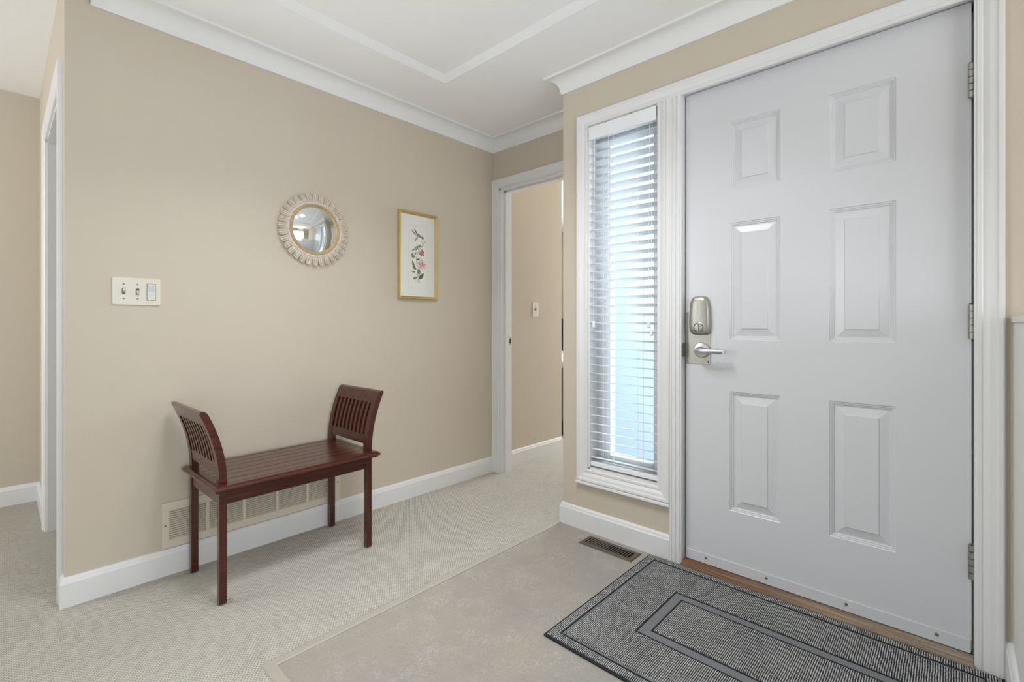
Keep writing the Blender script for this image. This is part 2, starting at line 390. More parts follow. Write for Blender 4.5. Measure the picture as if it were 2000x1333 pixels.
# fluted mullion between window and door, down to the floor
mp_ = [(0.878, 0), (0.878, 0.012), (0.882, 0.014), (0.888, 0.014), (0.891, 0.009), (0.896, 0.009), (0.899, 0.014), (0.905, 0.014), (0.908, 0.009), (0.914, 0.009), (0.917, 0.013), (0.925, 0.013), (0.925, 0)]
b = B()
for (u0, h0), (u1, h1) in zip(mp_[:-1], mp_[1:]):
    b.add([f(u0, 0.0, h0), f(u1, 0.0, h1), f(u1, 2.047, h1), f(u0, 2.047, h0)], [(0, 1, 2, 3)])
b.add([f(u, 0.0, h) for u, h in mp_], [tuple(range(len(mp_)))])
b.build('trim_6', M['trim'], kind=ST)
# jambs and stops of the front door
b = B()
b.box(XB-0.008, X1, D0-0.0, D0+0.005, 0, DZ).box(XB-0.008, X1, D1-0.005, D1+0.005, 0, DZ).box(XB-0.008, X1, D0, D1, 2.053, DZ+0.002)
b.box(2.106, X1, D0, D0+0.02, 0, DZ).box(2.106, X1, D1-0.02, D1, 0, DZ).box(2.106, X1, D0, D1, DZ-0.02, DZ)
b.build('trim_7', M['trim'], kind=ST)
# threshold
prf = [(2.004, 0), (2.006, 0.006), (2.018, 0.010), (2.030, 0.0105), (2.033, 0.013), (2.044, 0.017), (2.050, 0.0175), (2.056, 0.0175), (2.060, 0.014), (2.18, 0.014), (2.18, 0)]
b = B()
vs = [(x, D0+0.006, z) for x, z in prf]+[(x, D1-0.006, z) for x, z in prf]; n = len(prf)
b.add(vs, [(i, i+1, n+i+1, n+i) for i in range(n-1)]+[tuple(range(n)), tuple(range(n, 2*n))])
b.build('trim_8', M['oak'], kind=ST)

# bedroom doorway casing, jamb, strike plate
f = onX(XC)
b = B()
cp2 = [(0, 0), (0, 0.008), (0.004, 0.012), (0.010, 0.009), (0.018, 0.011), (0.040, 0.014), (0.050, 0.017), (0.060, 0.018), (0.063, 0.015), (0.063, 0)]
b.sweep([(CD1, 0), (CD1, CZ), (CD0, CZ), (CD0, 0)], [(-a, h) for a, h in cp2], f)
b.box(XC, XC+0.115, CD1-0.012, CD1, 0, CZ).box(XC, XC+0.115, CD0, CD1, CZ-0.012, CZ).box(XC, XC+0.115, CD0, CD0+0.012, 0, CZ)
b.box(XC+0.045, XC+0.08, CD1-0.022, CD1-0.012, 0, CZ-.012).box(XC+0.045, XC+0.08, CD0, CD1, CZ-0.022, CZ-.012)
fr_ = b.build('trim_9', M['trim'], kind=ST)
b = B().box(XC+0.084, XC+0.108, CD1-0.0145, CD1-0.012, 0.895, 0.955).box(XC+0.090, XC+0.102, CD1-0.0152, CD1-0.0144, 0.908, 0.942, 1)
b.build('strike_plate', [M['nickel'], M['dark']], fr_)
# hall doorway casing
f = onX(XE)
b = B()
b.sweep([(HY0, 0), (HY0, HZ), (HY1, HZ), (HY1, 0)], [(a, h) for a, h in cp2], f)
b.box(XE, XE+0.115, HY0, HY0+0.012, 0, HZ).box(XE, XE+0.115, HY1-0.012, HY1, 0, HZ).box(XE, XE+0.115, HY0, HY1, HZ-0.012, HZ)
b.box(XE+0.045, XE+0.08, HY1-0.022, HY1-0.012, 0, HZ-.012)
b.build('trim_10', M['trim'], kind=ST)

# ------------------------------------------------------------------ front door
XD = 2.06
ys = [-0.038, 0.145, 0.335, 0.495, 0.684, 0.868]
zs = [0.024, 0.273, 0.767, 0.981, 1.465, 1.598, 1.882, 2.050]
b = B()
f = onX(XD)
for i in range(5):
    for j in range(7):
        if i in (1, 3) and j in (1, 3, 5):
            y0, y1, z0, z1 = ys[i], ys[i+1], zs[j], zs[j+1]
            b.sweep([(y0, z0), (y1, z0), (y1, z1), (y0, z1)],
                    [(0, 0), (0.003, -0.003), (0.0065, -0.003), (0.0085, -0.006), (0.012, -0.006), (0.0145, -0.0095), (0.019, -0.0095), (0.044, -0.0035), (0.047, -0.0005), (0.048, -0.0005)], f, closed=True)
            d = 0.048
            b.add([f(u, v, -0.0005) for u, v in ((y0+d, z0+d), (y1-d, z0+d), (y1-d, z1-d), (y0+d, z1-d))], [(0, 1, 2, 3)])
        else:
            b.add([f(u, v, 0) for u, v in ((ys[i], zs[j]), (ys[i+1], zs[j]), (ys[i+1], zs[j+1]), (ys[i], zs[j+1]))], [(0, 1, 2, 3)])
y0, y1, z0, z1 = ys[0], ys[-1], zs[0], zs[-1]
F = [(XD, y0, z0), (XD, y1, z0), (XD, y1, z1), (XD, y0, z1), (XD+0.044, y0, z0), (XD+0.044, y1, z0), (XD+0.044, y1, z1), (XD+0.044, y0, z1)]
b.add(F, [(4, 5, 6, 7), (0, 1, 5, 4), (1, 2, 6, 5), (2, 3, 7, 6), (3, 0, 4, 7)])
door = b.build('door_1', M['door'], kind=ST)
# sweep strip with four screws
b = B().box(XD-0.004, XD, -0.036, 0.866, 0.020, 0.062)
sw = b.build('door_sweep', M['door'], door, bevel=0.001); sw['label'] = 'white metal sweep strip along the door bottom'
for y in (0.78, 0.544, 0.284, 0.043):
    B().lathe([(0.0055, 0), (0.005, 0.0015), (0.003, 0.0025)], (XD-0.004, y, 0.045), '-x', 12).build('screw', M['slot'], sw, smooth=True)
# hinges: five knuckles each
for z in (1.746, 0.9995, 0.2555):
    b = B(); L = 0.108; k = L/5
    for i in range(5): b.lathe([(0.0068, 0.0006), (0.0086, 0.0012), (0.0086, k-0.0012), (0.0068, k-0.0006)], (XD-0.013, -0.0385, z+i*k), 'z', 16)
    b.lathe([(0.004, 0), (0.007, 0.002), (0.003, 0.004)], (XD-0.013, -0.0385, z+L), 'z', 12)
    b.box(XD-0.013, XD-0.002, -0.0415, -0.0385, z, z+L)
    h = smooth_by_angle(b.build('hinge', M['nickel'], door)); h['label'] = 'satin nickel butt hinge'
# lock: escutcheon plate
def rrect(u0, u1, v0, v1, r, n=5):
    out = []
    for cx_, cy_, a0 in ((u1-r, v0+r, -90), (u1-r, v1-r, 0), (u0+r, v1-r, 90), (u0+r, v0+r, 180)):
        for i in range(n+1):
            a = math.radians(a0+90*i/n); out.append((cx_+r*math.cos(a), cy_+r*math.sin(a)))
    return out
b = B().prism(rrect(0.760, 0.866, 0.874, 1.099, 0.004), f, 0, 0.003)
pl = b.build('lock_plate', M['nickel'], door, bevel=0.0008); pl['label'] = 'satin nickel escutcheon plate behind lever and deadbolt'
B().prism([(0.769+0.004*math.cos(2*PI*i/10), 0.885+0.004*math.sin(2*PI*i/10)) for i in range(10)], f, 0.003, 0.0036).build('keyhole', M['dark'], pl)
# deadbolt housing: domed body lofted from an outline
b = B()
def outline(sc, n=40):
    pts = []
    for i in range(n):
        a = 2*PI*i/n; c_, s_ = math.cos(a), math.sin(a)
        ex = 4.5
        u = abs(c_)**(2/ex)*(1 if c_ > 0 else -1); v = abs(s_)**(2/ex)*(1 if s_ > 0 else -1)
        wv = 0.0415*(1+0.10*(-v)*0.5+0.06)*(1 if v < 0 else 1-0.10*v*v)
        pts.append((0.8025+u*wv*sc, 1.083+v*0.083*(1-(1-sc)*0.5)))
    return pts
rings = [(1.0, 0.003), (1.0, 0.013), (0.97, 0.019), (0.90, 0.0245), (0.78, 0.028), (0.5, 0.030), (0.2, 0.0305)]
n = 40; vs = []
for sc, h in rings: vs += [f(u, v, h) for u, v in outline(sc)]
fs = [(a*n+i, a*n+(i+1) % n, (a+1)*n+(i+1) % n, (a+1)*n+i) for a in range(len(rings)-1) for i in range(n)]+[tuple(range((len(rings)-1)*n, len(rings)*n))]
b.add(vs, fs)
hs = smooth_by_angle(b.build('deadbolt_housing', M['nickel'], door), 0.9); hs['label'] = 'rounded satin nickel deadbolt cover with five pin holes'
b = B()
for i in range(5): b.lathe([(0.0016, 0), (0.0012, 0.0012)], (XD-0.0296, 0.806, 1.090+i*0.0078), '-x', 8)
b.build('pin_hole', M['dark'], hs)
b = B().lathe([(0.023, -0.004), (0.023, 0.0035), (0.0205, 0.005), (0.0195, 0.003), (0.0195, 0.001)], (XD-0.0285, 0.8, 1.031), '-x', 28)
cl = smooth_by_angle(b.build('lock_ring', M['chrome'], hs))
b = B().lathe([(0.0185, 0), (0.0185, 0.006), (0.016, 0.009), (0.01, 0.010)], (XD-0.0290, 0.8, 1.031), '-x', 28).box(XD-0.044, XD-0.036, 0.7975, 0.8025, 1.017, 1.045)
smooth_by_angle(b.build('thumb_turn', M['nickel'], hs))
# lever
b = B().lathe([(0.033, 0.003), (0.033, 0.010), (0.030, 0.0135), (0.016, 0.016), (0.012, 0.020), (0.012, 0.05)], (XD, 0.797, 0.935), '-x', 32)
rs_ = smooth_by_angle(b.build('rose', M['chrome'], door))
b = B()
pts = []; rad = []
for i in range(12):
    q = i/11; pts.append((XD-0.050-0.010*math.sin(q*PI*0.9), 0.803-q*0.112, 0.935-0.002*q)); rad.append(0.0145-0.005*q if i else 0.010)
b.tube(pts, rad, 12)
b.box(XD-0.062, XD-0.046, 0.684, 0.694, 0.925, 0.9415)
lv = smooth_by_angle(b.build('lever_handle', M['chrome'], door)); lv['label'] = 'brushed chrome lever handle pointing to the hinges'
# strike lip on the frame side
B().prism([(0.8685+0.010*math.sin(PI*i/10)*0.8, 0.905+0.058*i/10) for i in range(11)], f, -0.001, 0.0335).build('latch_strike', M['slot'], door)

# ------------------------------------------------------------------ sidelight window
b = B()
XG = 2.13
b.box(XB-0.001, X1+.02, W0-0.003, W0+0.006, WZ0-.003, WZ1).box(XB-0.001, X1+.02, W1-0.006, W1+0.003, WZ0-.003, WZ1)
b.box(XB-0.001, X1+.02, W0, W1, WZ0-0.006, WZ0+0.006).box(XB-0.001, X1+.02, W0, W1, WZ1-0.006, WZ1+0.003)
s0, s1, r0, r1 = 1.047, 1.281, 0.381, 1.975
win = b.build('window_1', M['trim'], kind=ST)
b = B()
for (w_, h_) in ((0.0, 0.0),):
    b.box(XG-0.02, XG+0.03, W0+0.006, s0, WZ0+.006, WZ1-.006).box(XG-0.02, XG+0.03, s1, W1-0.006, WZ0+.006, WZ1-.006)
    b.box(XG-0.02, XG+0.03, s0, s1, WZ0+.006, r0).box(XG-0.02, XG+0.03, s0, s1, r1, WZ1-.006)
b.box(XG-0.030, XG-0.02, s1+0.03, W1-0.006, WZ0+.006, WZ1-.006)
b.build('window_frame', M['trim'], win, bevel=0.003)
B().box(XG-0.003, XG+0.003, s0-0.003, s1+0.003, r0-0.003, r1+0.003).build('pane', M['glass'], win)

# blind
bl = thing('window_blind', 'white slatted blind with pull cords in the tall sidelight beside the front door', 'blind', (XB+0.01, 1.168, WZ0+0.012))
def rel(p): return (bl.location.x, bl.location.y, bl.location.z)
def bpart(b, name, mat, **k):
    base_ = tuple(bl.location)
    b.v = [tuple(p[t]-base_[t] for t in range(3)) for p in b.v]
    return b.build(name, mat, bl, **k)
b = B().box(2.018, 2.030, 0.990, 1.351, 1.972, 2.036)
bpart(b, 'valance', M['vinyl'], bevel=0.003)
b = B().box(2.032, 2.082, 0.992, 1.349, 1.99, 2.028)
bpart(b, 'head_rail', M['vinyl'])
for y in (1.115, 1.25):
    b = B().box(2.0175, 2.019, y-0.004, y+0.004, 2.0355, 2.0385); bpart(b, 'valance_clip', M['slot'])
slat0 = None
sl = B()
tl = math.radians(11.5)
n = 9; vs = []
for yy in (0.986, 1.351):
    for s_ in (1, -1):
        for i in range(n):
            q = i/(n-1); w = 0.049*q; c_ = 0.0018*math.sin(PI*q)
            x = w*math.cos(tl)+0; z = -w*math.sin(tl)+c_+s_*0.0013
            vs.append((x, yy, z))
fs = []
for i in range(n-1):
    fs += [(i, i+1, 2*n+i+1, 2*n+i), (n+i, n+i+1, 3*n+i+1, 3*n+i), (i, i+1, n+i+1, n+i), (2*n+i, 2*n+i+1, 3*n+i+1, 3*n+i)]
fs += [(0, n, 3*n, 2*n), (n-1, 2*n-1, 4*n-1, 3*n-1)]
sl.add([(x, y-1.168, z) for x, y, z in vs], fs)
first = sl.build('slat', M['slat'], bl); smooth_by_angle(first)
k = 0
for i in range(-18, 20):
    z = 1.1396+i*0.0425
    o = first if k == 0 else first.copy()
    if k: COL.objects.link(o)
    o.parent = bl; o.location = (2.036-bl.location.x, random.uniform(-0.001, 0.001), z-bl.location.z); k += 1
b = B().box(2.036, 2.084, 0.988, 1.350, 0.331, 0.352)
bpart(b, 'bottom_rail', M['vinyl'], bevel=0.002)
b = B()
for y in (1.245, 1.086):
    for x in (2.034, 2.086): b.tube([(x, y, 0.35), (x, y, 1.99)], 0.0007, 6)
    b.tube([(2.060, y-0.012, 0.35), (2.060, y-0.012, 1.99)], 0.0009, 6)
bpart(b, 'ladder_cord', M['vinyl'])
for y, z in ((1.324, 1.045), (1.027, 1.043), (1.014, 1.008)):
    b = B().tube([(2.024, y, z+0.012), (2.026, y, 1.5), (2.033, y, 1.985)], 0.0009, 6); c_ = bpart(b, 'pull_cord', M['vinyl'])
    b = B().lathe([(0.003, 0.015), (0.0065, 0.013), (0.0055, 0.002), (0.009, -0.009), (0.0085, -0.014), (0.004, -0.016)], (2.024, y, z), 'z', 14)
    b.v = [tuple(p[t]-bl.location[t] for t in range(3)) for p in b.v]
    tb = b.build('tassel', M['vinyl'], c_, smooth=True)

# outside: siding of the wing and the porch floor
B().box(X1+.001, 6.2, 1.385, 1.405, -0.2, 3.2).build('wall_siding', M['siding'], kind=ST)
B().box(X1, 8, -5, 1.385, -0.25, -0.15).build('floor_porch', M['ground'], kind=ST)

# ------------------------------------------------------------------ bench
bn = thing('bench', 'dark mahogany wooden bench with slatted curved arms on the carpet below the mirror', 'bench', (0.552, 1.991, 0.0), math.radians(1.25))
BL_, BD = 0.638, 0.371
L = 0.0265
for (x, y) in ((0, 0), (BL_-L, 0), (0, BD-L), (BL_-L, BD-L)):
    B().box(x, x+L, y, y+L, 0.004, 0.428).build('leg', M['wood'], bn, bevel=0.002)
ax = 0.003
for nm, bx in (('f', (L, BL_-L, 0.004, 0.022)), ('b', (L, BL_-L, BD-0.022, BD-0.004)), ('l', (0.004, 0.022, L, BD-L)), ('r', (BL_-0.022, BL_-0.004, L, BD-L))):
    B().box(*bx, 0.372, 0.427).build('apron', M['wood'], bn, bevel=0.0015)
# seat: moulded rim and seven planks
b = B()
sx0, sx1, sy0, sy1 = -0.022, BL_+0.020, -0.034, BD+0.006
rim = [(0.006, 0.428), (0.0065, 0.431), (0.002, 0.432), (-0.002, 0.434), (-0.004, 0.438), (-0.003, 0.442), (0.000, 0.4445), (0.003, 0.446), (0.0035, 0.449), (0.007, 0.4512), (0.012, 0.4515), (0.030, 0.4515), (0.031, 0.4495), (0.031, 0.428)]
b.sweep([(sx0, sy0), (sx1, sy0), (sx1, sy1), (sx0, sy1)], rim, onZ, closed=True)
b.box(sx0+0.03, sx1-0.03, sy0+0.03, sy1-0.03, 0.428, 0.443)
npk = 6; yy0 = sy0+0.033; wd = (sy1-sy0-0.066)/npk
for i in range(npk): b.box(sx0+0.032, sx1-0.032, yy0+i*wd+0.0021, yy0+(i+1)*wd-0.0021, 0.446, 0.4508)
b.box(sx0+0.004, sx1-0.004, sy0+0.004, sy1-0.004, 0.4265, 0.429)
b.build('seat', M['wood'], bn)
# arms
def arm(sgn, x0):
    zz0, zz1 = 0.4505, 0.728
    def d(z): return sgn*0.067*max(0, (z-0.45)/0.275)**2
    def slab(b, ya, yb, za, zb, ta=0.0, tb=L, n=10, rnd=False):
        vs = []
        for i in range(n+1):
            z = za+(zb-za)*i/n; a, c_ = x0+ta+d(z), x0+tb+d(z)
            if rnd:
                q = max(0, (z-(zb-0.013))/0.013); s = 1-math.sqrt(max(0, 1-q*q)); m_ = (a+c_)/2; a += (m_-a)*s*0.9; c_ += (m_-c_)*s*0.9
            vs += [(a, ya, z), (c_, ya, z), (c_, yb, z), (a, yb, z)]
        fs = [(0, 1, 2, 3), (4*n, 4*n+3, 4*n+2, 4*n+1)]
        for i in range(n):
            for j in range(4): q = (j+1) % 4; fs.append((4*i+j, 4*i+q, 4*i+4+q, 4*i+4+j))
        b.add(vs, fs)
    b = B(); sw_ = 0.033
    slab(b, 0, sw_, zz0, 0.672); slab(b, BD-sw_, BD, zz0, 0.672)
    slab(b, 0, BD, 0.672, zz1, n=16, rnd=True)
    slab(b, sw_, BD-sw_, 0.484, 0.526, 0.002, L-0.002)
    g = (BD-2*sw_)/17
    for i in range(8): slab(b, sw_+g*(2*i+1), sw_+g*(2*i+2), 0.524, 0.674, 0.002, L-0.002)
    o = smooth_by_angle(b.build('armrest', M['wood'], bn), 0.5)
arm(-1, 0.0); arm(1, BL_-L)
# clear round glide caught under the front left leg, small felt pads under the others
b = B()
ring = [(0.0125*math.cos(2*PI*i/24)+0.034, 0.0125*math.sin(2*PI*i/24)+0.006, 0.0045+0.0035*math.cos(2*PI*i/24)) for i in range(25)]
b.tube(ring, 0.0008, 6)
g_ = b.build('glide_ring', M['slot'], bn); g_['label'] = 'thin clear glide ring slipped out beside the front leg'
for (x, y) in ((0, 0), (BL_-L, 0), (0, BD-L), (BL_-L, BD-L)):
    B().lathe([(0.015, 0), (0.016, 0.0015), (0.015, 0.004)], (x+L/2, y+L/2, 0.0), 'z', 20).build('glide', M['slot'], bn)

# ------------------------------------------------------------------ wall pieces on wall A
f = onY(YA)
# return air grille
gx0, gx1, gz0, gz1 = 0.456, 1.236, 0.110, 0.300
gr = thing('return_air_grille', 'long tan louvred return air grille low on the wall behind the bench', 'vent', ((gx0+gx1)/2, YA, gz0))
def at(root, b, name, mats, **k):
    b.v = [tuple(p[t]-root.location[t] for t in range(3)) for p in b.v]
    return b.build(name, mats, root, **k)
b = B()
cols = [(0.482+i*0.1465, 0.482+i*0.1465+0.134) for i in range(5)]
lz0, lz1 = 0.143, 0.266
b.box(gx0, gx1, YA-0.007, YA-0.0005, gz0, lz0).box(gx0, gx1, YA-0.007, YA-0.0005, lz1, gz1)
e = [gx0]+[c for p in cols for c in p]+[gx1]
for i in range(0, len(e), 2): b.box(e[i], e[i+1], YA-0.007, YA-0.0005, lz0, lz1)
at(gr, b, 'frame', M['grille'], bevel=0.0012)
b = B().box(gx0+0.02, gx1-0.02, YA-0.0015, YA-0.0006, lz0-0.005, lz1+0.005); at(gr, b, 'backing', M['grillein'])
for (a, c_) in cols:
    b = B()
    for i in range(14):
        z = lz0+0.001+i*(lz1-lz0)/13.6
        b.add([(a, YA-0.0065, z), (c_, YA-0.0065, z), (c_, YA-0.0015, z+0.0056), (a, YA-0.0015, z+0.0056),
               (a, YA-0.0055, z-0.0004), (c_, YA-0.0055, z-0.0004), (c_, YA-0.0012, z+0.005), (a, YA-0.0012, z+0.005)],
              [(0, 1, 2, 3), (4, 5, 6, 7), (0, 1, 5, 4), (2, 3, 7, 6)])
    at(gr, b, 'louver_bank', M['grille'])
for x in (gx0+0.012, gx1-0.012):
    b = B().lathe([(0.004, 0), (0.003, 0.0015)], (x, YA-0.007, 0.205), '-y', 10); at(gr, b, 'screw', M['slot'])

# switch plate
sp = thing('switch_plate', 'ivory three gang switch plate with two toggles left of the round mirror', 'light switch', (0.3745, YA, 1.123))
b = B().prism(rrect(0.297, 0.452, 1.122, 1.231, 0.004), f, 0, 0.0055); at(sp, b, 'cover_plate', M['plate'], bevel=0.002)
for i, x in enumerate((0.333, 0.3765)):
    b = B().box(x-0.0055, x+0.0055, YA-0.0062, YA-0.0050, 1.164, 1.189); at(sp, b, 'toggle_slot', M['slot'])
    m_ = Matrix.Translation((x, YA-0.006, 1.1765)) @ Matrix.Rotation(math.radians(35 if i else -35), 4, 'X')
    b = B().box(-0.0035, 0.0035, -0.013, 0, -0.004, 0.004, mt=m_); at(sp, b, 'toggle', M['plate'], bevel=0.001)
    for z in (1.148, 1.205):
        b = B().lathe([(0.003, 0), (0.002, 0.001)], (x, YA-0.0055, z), '-y', 10); at(sp, b, 'screw', M['slot'])
b = B().box(0.406, 0.4365, YA-0.0062, YA-0.005, 1.1425, 1.2105); at(sp, b, 'timer_gap', M['slot'])
b = B().box(0.4075, 0.435, YA-0.0085, YA-0.005, 1.144, 1.209); tm = at(sp, b, 'timer_control', M['plate'], bevel=0.001)
tm['label'] = 'small timer switch with pale blue display'
b = B().prism(rrect(0.411, 0.4315, 1.177, 1.203, 0.003), f, 0.0085, 0.009).box(0.411, 0.4315, YA-0.0088, YA-0.008, 1.1655, 1.167)
b.v = [tuple(p[t]-sp.location[t] for t in range(3)) for p in b.v]; b.build('display', M['screen'], tm)

# switch in the bedroom
s2 = thing('switch_plate', 'small ivory single toggle plate on the wall seen through the far doorway', 'light switch', (2.857, YA, 1.105))
b = B().prism(rrect(2.823, 2.893, 1.105, 1.217, 0.004), f, 0, 0.005); at(s2, b, 'cover_plate', M['plate'], bevel=0.002)
b = B().box(2.851, 2.865, YA-0.006, YA-0.004, 1.150, 1.174); at(s2, b, 'toggle_slot', M['slot'])
b = B().box(2.8545, 2.8615, YA-0.017, YA-0.005, 1.160, 1.169); at(s2, b, 'toggle', M['plate'])
for z in (1.133, 1.191):
    b = B().lathe([(0.003, 0), (0.002, 0.001)], (2.858, YA-0.005, z), '-y', 10); at(s2, b, 'screw', M['slot'])

# convex mirror
mc = (1.0985, YA, 1.5295)
mr = thing('round_mirror', 'round convex mirror in a whitewashed carved sunburst frame on the beige wall', 'mirror', mc)
b = B(); NL = 32; n = NL*24
rr = [0.129, 0.132, 0.140, 0.143, 0.148, 0.158, 0.168, 0.174, 0.178, 0.182]
vs = []
def fr_pt(i, r, rim_=False):
    a = 2*PI*i/n; ph = (i % 24)/24*2*PI
    lobe = 0.5+0.5*math.cos(ph)
    flute = abs(math.cos(i/n*PI*NL*3))**0.6
    q = max(0, (r-0.143)/0.039)
    R = r if q == 0 else 0.143+(r-0.143)*(1.08-0.42*(1-lobe)**5-0.10*(1-flute))
    if r < 0.143: h = 0.016+0.004*math.sin((r-0.129)/0.014*PI)
    else: h = 0.015-0.005*q+0.0075*flute*min(1, q*4)*(1-0.2*q)+0.003*lobe*q-0.004*q*(1-lobe)**5
    return R, a, h
for r in rr:
    for i in range(n):
        R, a, h = fr_pt(i, r); vs.append((R*math.cos(a), -h, R*math.sin(a)))
for i in range(n):
    R, a, h = fr_pt(i, 0.182); vs.append((R*0.99*math.cos(a), -0.003, R*0.99*math.sin(a)))
for i in range(n):
    a = 2*PI*i/n; vs.append((0.129*math.cos(a), -0.003, 0.129*math.sin(a)))
K = len(rr)+2
fs = [(a*n+i, a*n+(i+1) % n, ((a+1) % K)*n+(i+1) % n, ((a+1) % K)*n+i) for a in range(K) for i in range(n)]
b.add(vs, fs); o = smooth_by_angle(b.build('carved_frame', M['whitewash'], mr), 0.8)
b = B().lathe([(0.112, 0.003), (0.130, 0.003), (0.130, 0.0175), (0.1285, 0.0195), (0.125, 0.020), (0.1215, 0.018), (0.1195, 0.014), (0.112, 0.012)], (0, 0, 0), '-y', 96)
b.f = b.f[:-2]; b.k = b.k[:-2]
o = smooth_by_angle(b.build('inner_ring', M['ringgold'], mr), 0.7)
Rm = 0.33; r_ = 0.118; hh = Rm-math.sqrt(Rm*Rm-r_*r_)
pf = []
for i in range(25):
    r = r_*(1-i/24)+0.0003; pf.append((r, 0.010+math.sqrt(Rm*Rm-r*r)-math.sqrt(Rm*Rm-r_*r_)))
b = B().lathe([(0.118, 0.004)]+pf, (0, 0, 0), '-y', 96)
o = smooth_by_angle(b.build('mirror_glass', M['mirror'], mr), 0.6)

# framed print
px0, px1, pz0, pz1 = 1.598, 1.882, 1.198, 1.725
pc = thing('framed_picture', 'tall gold framed botanical print of two birds and pink flowers', 'picture', ((px0+px1)/2, YA, pz0))
b = B().sweep([(px0, pz0), (px1, pz0), (px1, pz1), (px0, pz1)], [(0, 0.002), (0, 0.019), (0.003, 0.022), (0.007, 0.022), (0.010, 0.019), (0.012, 0.0165), (0.014, 0.0175), (0.0165, 0.0155), (0.018, 0.010), (0.018, 0.002)], f, closed=True)
at(pc, b, 'frame', M['gold'])
b = B().box(px0+0.012, px1-0.012, YA-0.0095, YA-0.002, pz0+0.012, pz1-0.012)
mt_ = at(pc, b, 'mat_board', M['mat'])
for nm, c in (('leaf_ink', (118, 122, 92)), ('leaf_dark_ink', (92, 94, 74)), ('pink_ink', (210, 166, 158)), ('rose_ink', (176, 118, 118)), ('bird_ink', (122, 116, 94)), ('pale_ink', (186, 176, 140)), ('line_ink', (188, 190, 184)), ('pinkpale_ink', (224, 186, 178))):
    M[nm] = plain(nm, c, 0.8, var=0.25)
INK = ['leaf_ink', 'leaf_dark_ink', 'pink_ink', 'rose_ink', 'bird_ink', 'pale_ink', 'line_ink', 'pinkpale_ink']
def U(qx): return px0+0.018+(qx)*(px1-px0-0.036)
def V(qy): return pz0+0.018+(qy)*(pz1-pz0-0.036)
b = B(); lay = [0.0098]
def shape(pts, k):
    lay[0] += 0.00001
    b.add([f(u, v, lay[0]) for u, v in pts], [tuple(range(len(pts)))], k)
def leafs(cx_, cy_, l, w, ang, k):
    a = math.radians(ang); pts = []
    for i in range(16):
        t_ = 2*PI*i/16; p, q = l/2*math.cos(t_), w/2*math.sin(t_)*(1-0.35*math.cos(t_)); pts.append((U(cx_)+p*math.cos(a)-q*math.sin(a), V(cy_)+p*math.sin(a)+q*math.cos(a)))
    shape(pts, k)
def line(p, q, w, k):
    p = Vector((U(p[0]), V(p[1]))); q = Vector((U(q[0]), V(q[1]))); n_ = Vector((-(q-p).y, (q-p).x)).normalized()*w/2
    shape([tuple(p+n_), tuple(p-n_), tuple(q-n_), tuple(q+n_)], k)
# plate-mark rectangle
for p, q in (((0.22, 0.1), (0.78, 0.1)), ((0.22, 0.87), (0.78, 0.87)), ((0.22, 0.1), (0.22, 0.87)), ((0.78, 0.1), (0.78, 0.87))): line(p, q, 0.0012, 6)
# stems
for p, q in (((0.50, 0.17), (0.48, 0.30)), ((0.54, 0.17), (0.50, 0.33)), ((0.48, 0.30), (0.44, 0.48)), ((0.44, 0.48), (0.52, 0.57)), ((0.52, 0.57), (0.47, 0.62)), ((0.55, 0.60), (0.66, 0.66)), ((0.64, 0.65), (0.60, 0.70)), ((0.64, 0.65), (0.72, 0.70))): line(p, q, 0.0022, 1)
leafs(0.60, 0.255, 0.048, 0.022, 48, 1); leafs(0.41, 0.225, 0.034, 0.012, 20, 0); leafs(0.52, 0.31, 0.034, 0.022, 100, 0); leafs(0.38, 0.355, 0.034, 0.014, 140, 1)
leafs(0.36, 0.30, 0.026, 0.009, 175, 0); leafs(0.35, 0.40, 0.040, 0.014, 115, 0); leafs(0.34, 0.50, 0.034, 0.019, 120, 0); leafs(0.50, 0.46, 0.026, 0.010, 10, 1); leafs(0.42, 0.53, 0.022, 0.009, 60, 0)
for a in range(0, 360, 40): leafs(0.60+0.095*math.cos(math.radians(a)), 0.40+0.043*math.sin(math.radians(a)), 0.024, 0.013, a, 7 if a % 80 else 2)
for a in range(0, 360, 60): leafs(0.60+0.04*math.cos(math.radians(a)), 0.40+0.018*math.sin(math.radians(a)), 0.013, 0.006, a, 3)
for a in range(20, 380, 60): leafs(0.60+0.05*math.cos(math.radians(a)), 0.545+0.026*math.sin(math.radians(a)), 0.022, 0.014, a, 3 if a % 120 else 2)
leafs(0.57, 0.575, 0.020, 0.014, 60, 7)
# perched bird
leafs(0.45, 0.60, 0.038, 0.018, 42, 4); leafs(0.54, 0.63, 0.017, 0.014, 20, 4); leafs(0.36, 0.573, 0.030, 0.006, 38, 1); leafs(0.43, 0.595, 0.026, 0.009, 42, 5)
line((0.57, 0.632), (0.63, 0.62), 0.0015, 1)
# flying bird
leafs(0.53, 0.755, 0.036, 0.015, -32, 4); leafs(0.63, 0.735, 0.018, 0.015, -50, 1); leafs(0.43, 0.80, 0.050, 0.010, 122, 4); leafs(0.36, 0.79, 0.050, 0.007, 138, 0)
leafs(0.47, 0.735, 0.030, 0.012, 68, 5); leafs(0.42, 0.70, 0.022, 0.007, 70, 0); line((0.66, 0.725), (0.69, 0.69), 0.0013, 1)
b.v = [tuple(p[t]-pc.location[t] for t in range(3)) for p in b.v]
pr_ = b.build('bird_print', [M[k] for k in INK], pc); pr_['label'] = 'hand coloured bird and flower drawing'

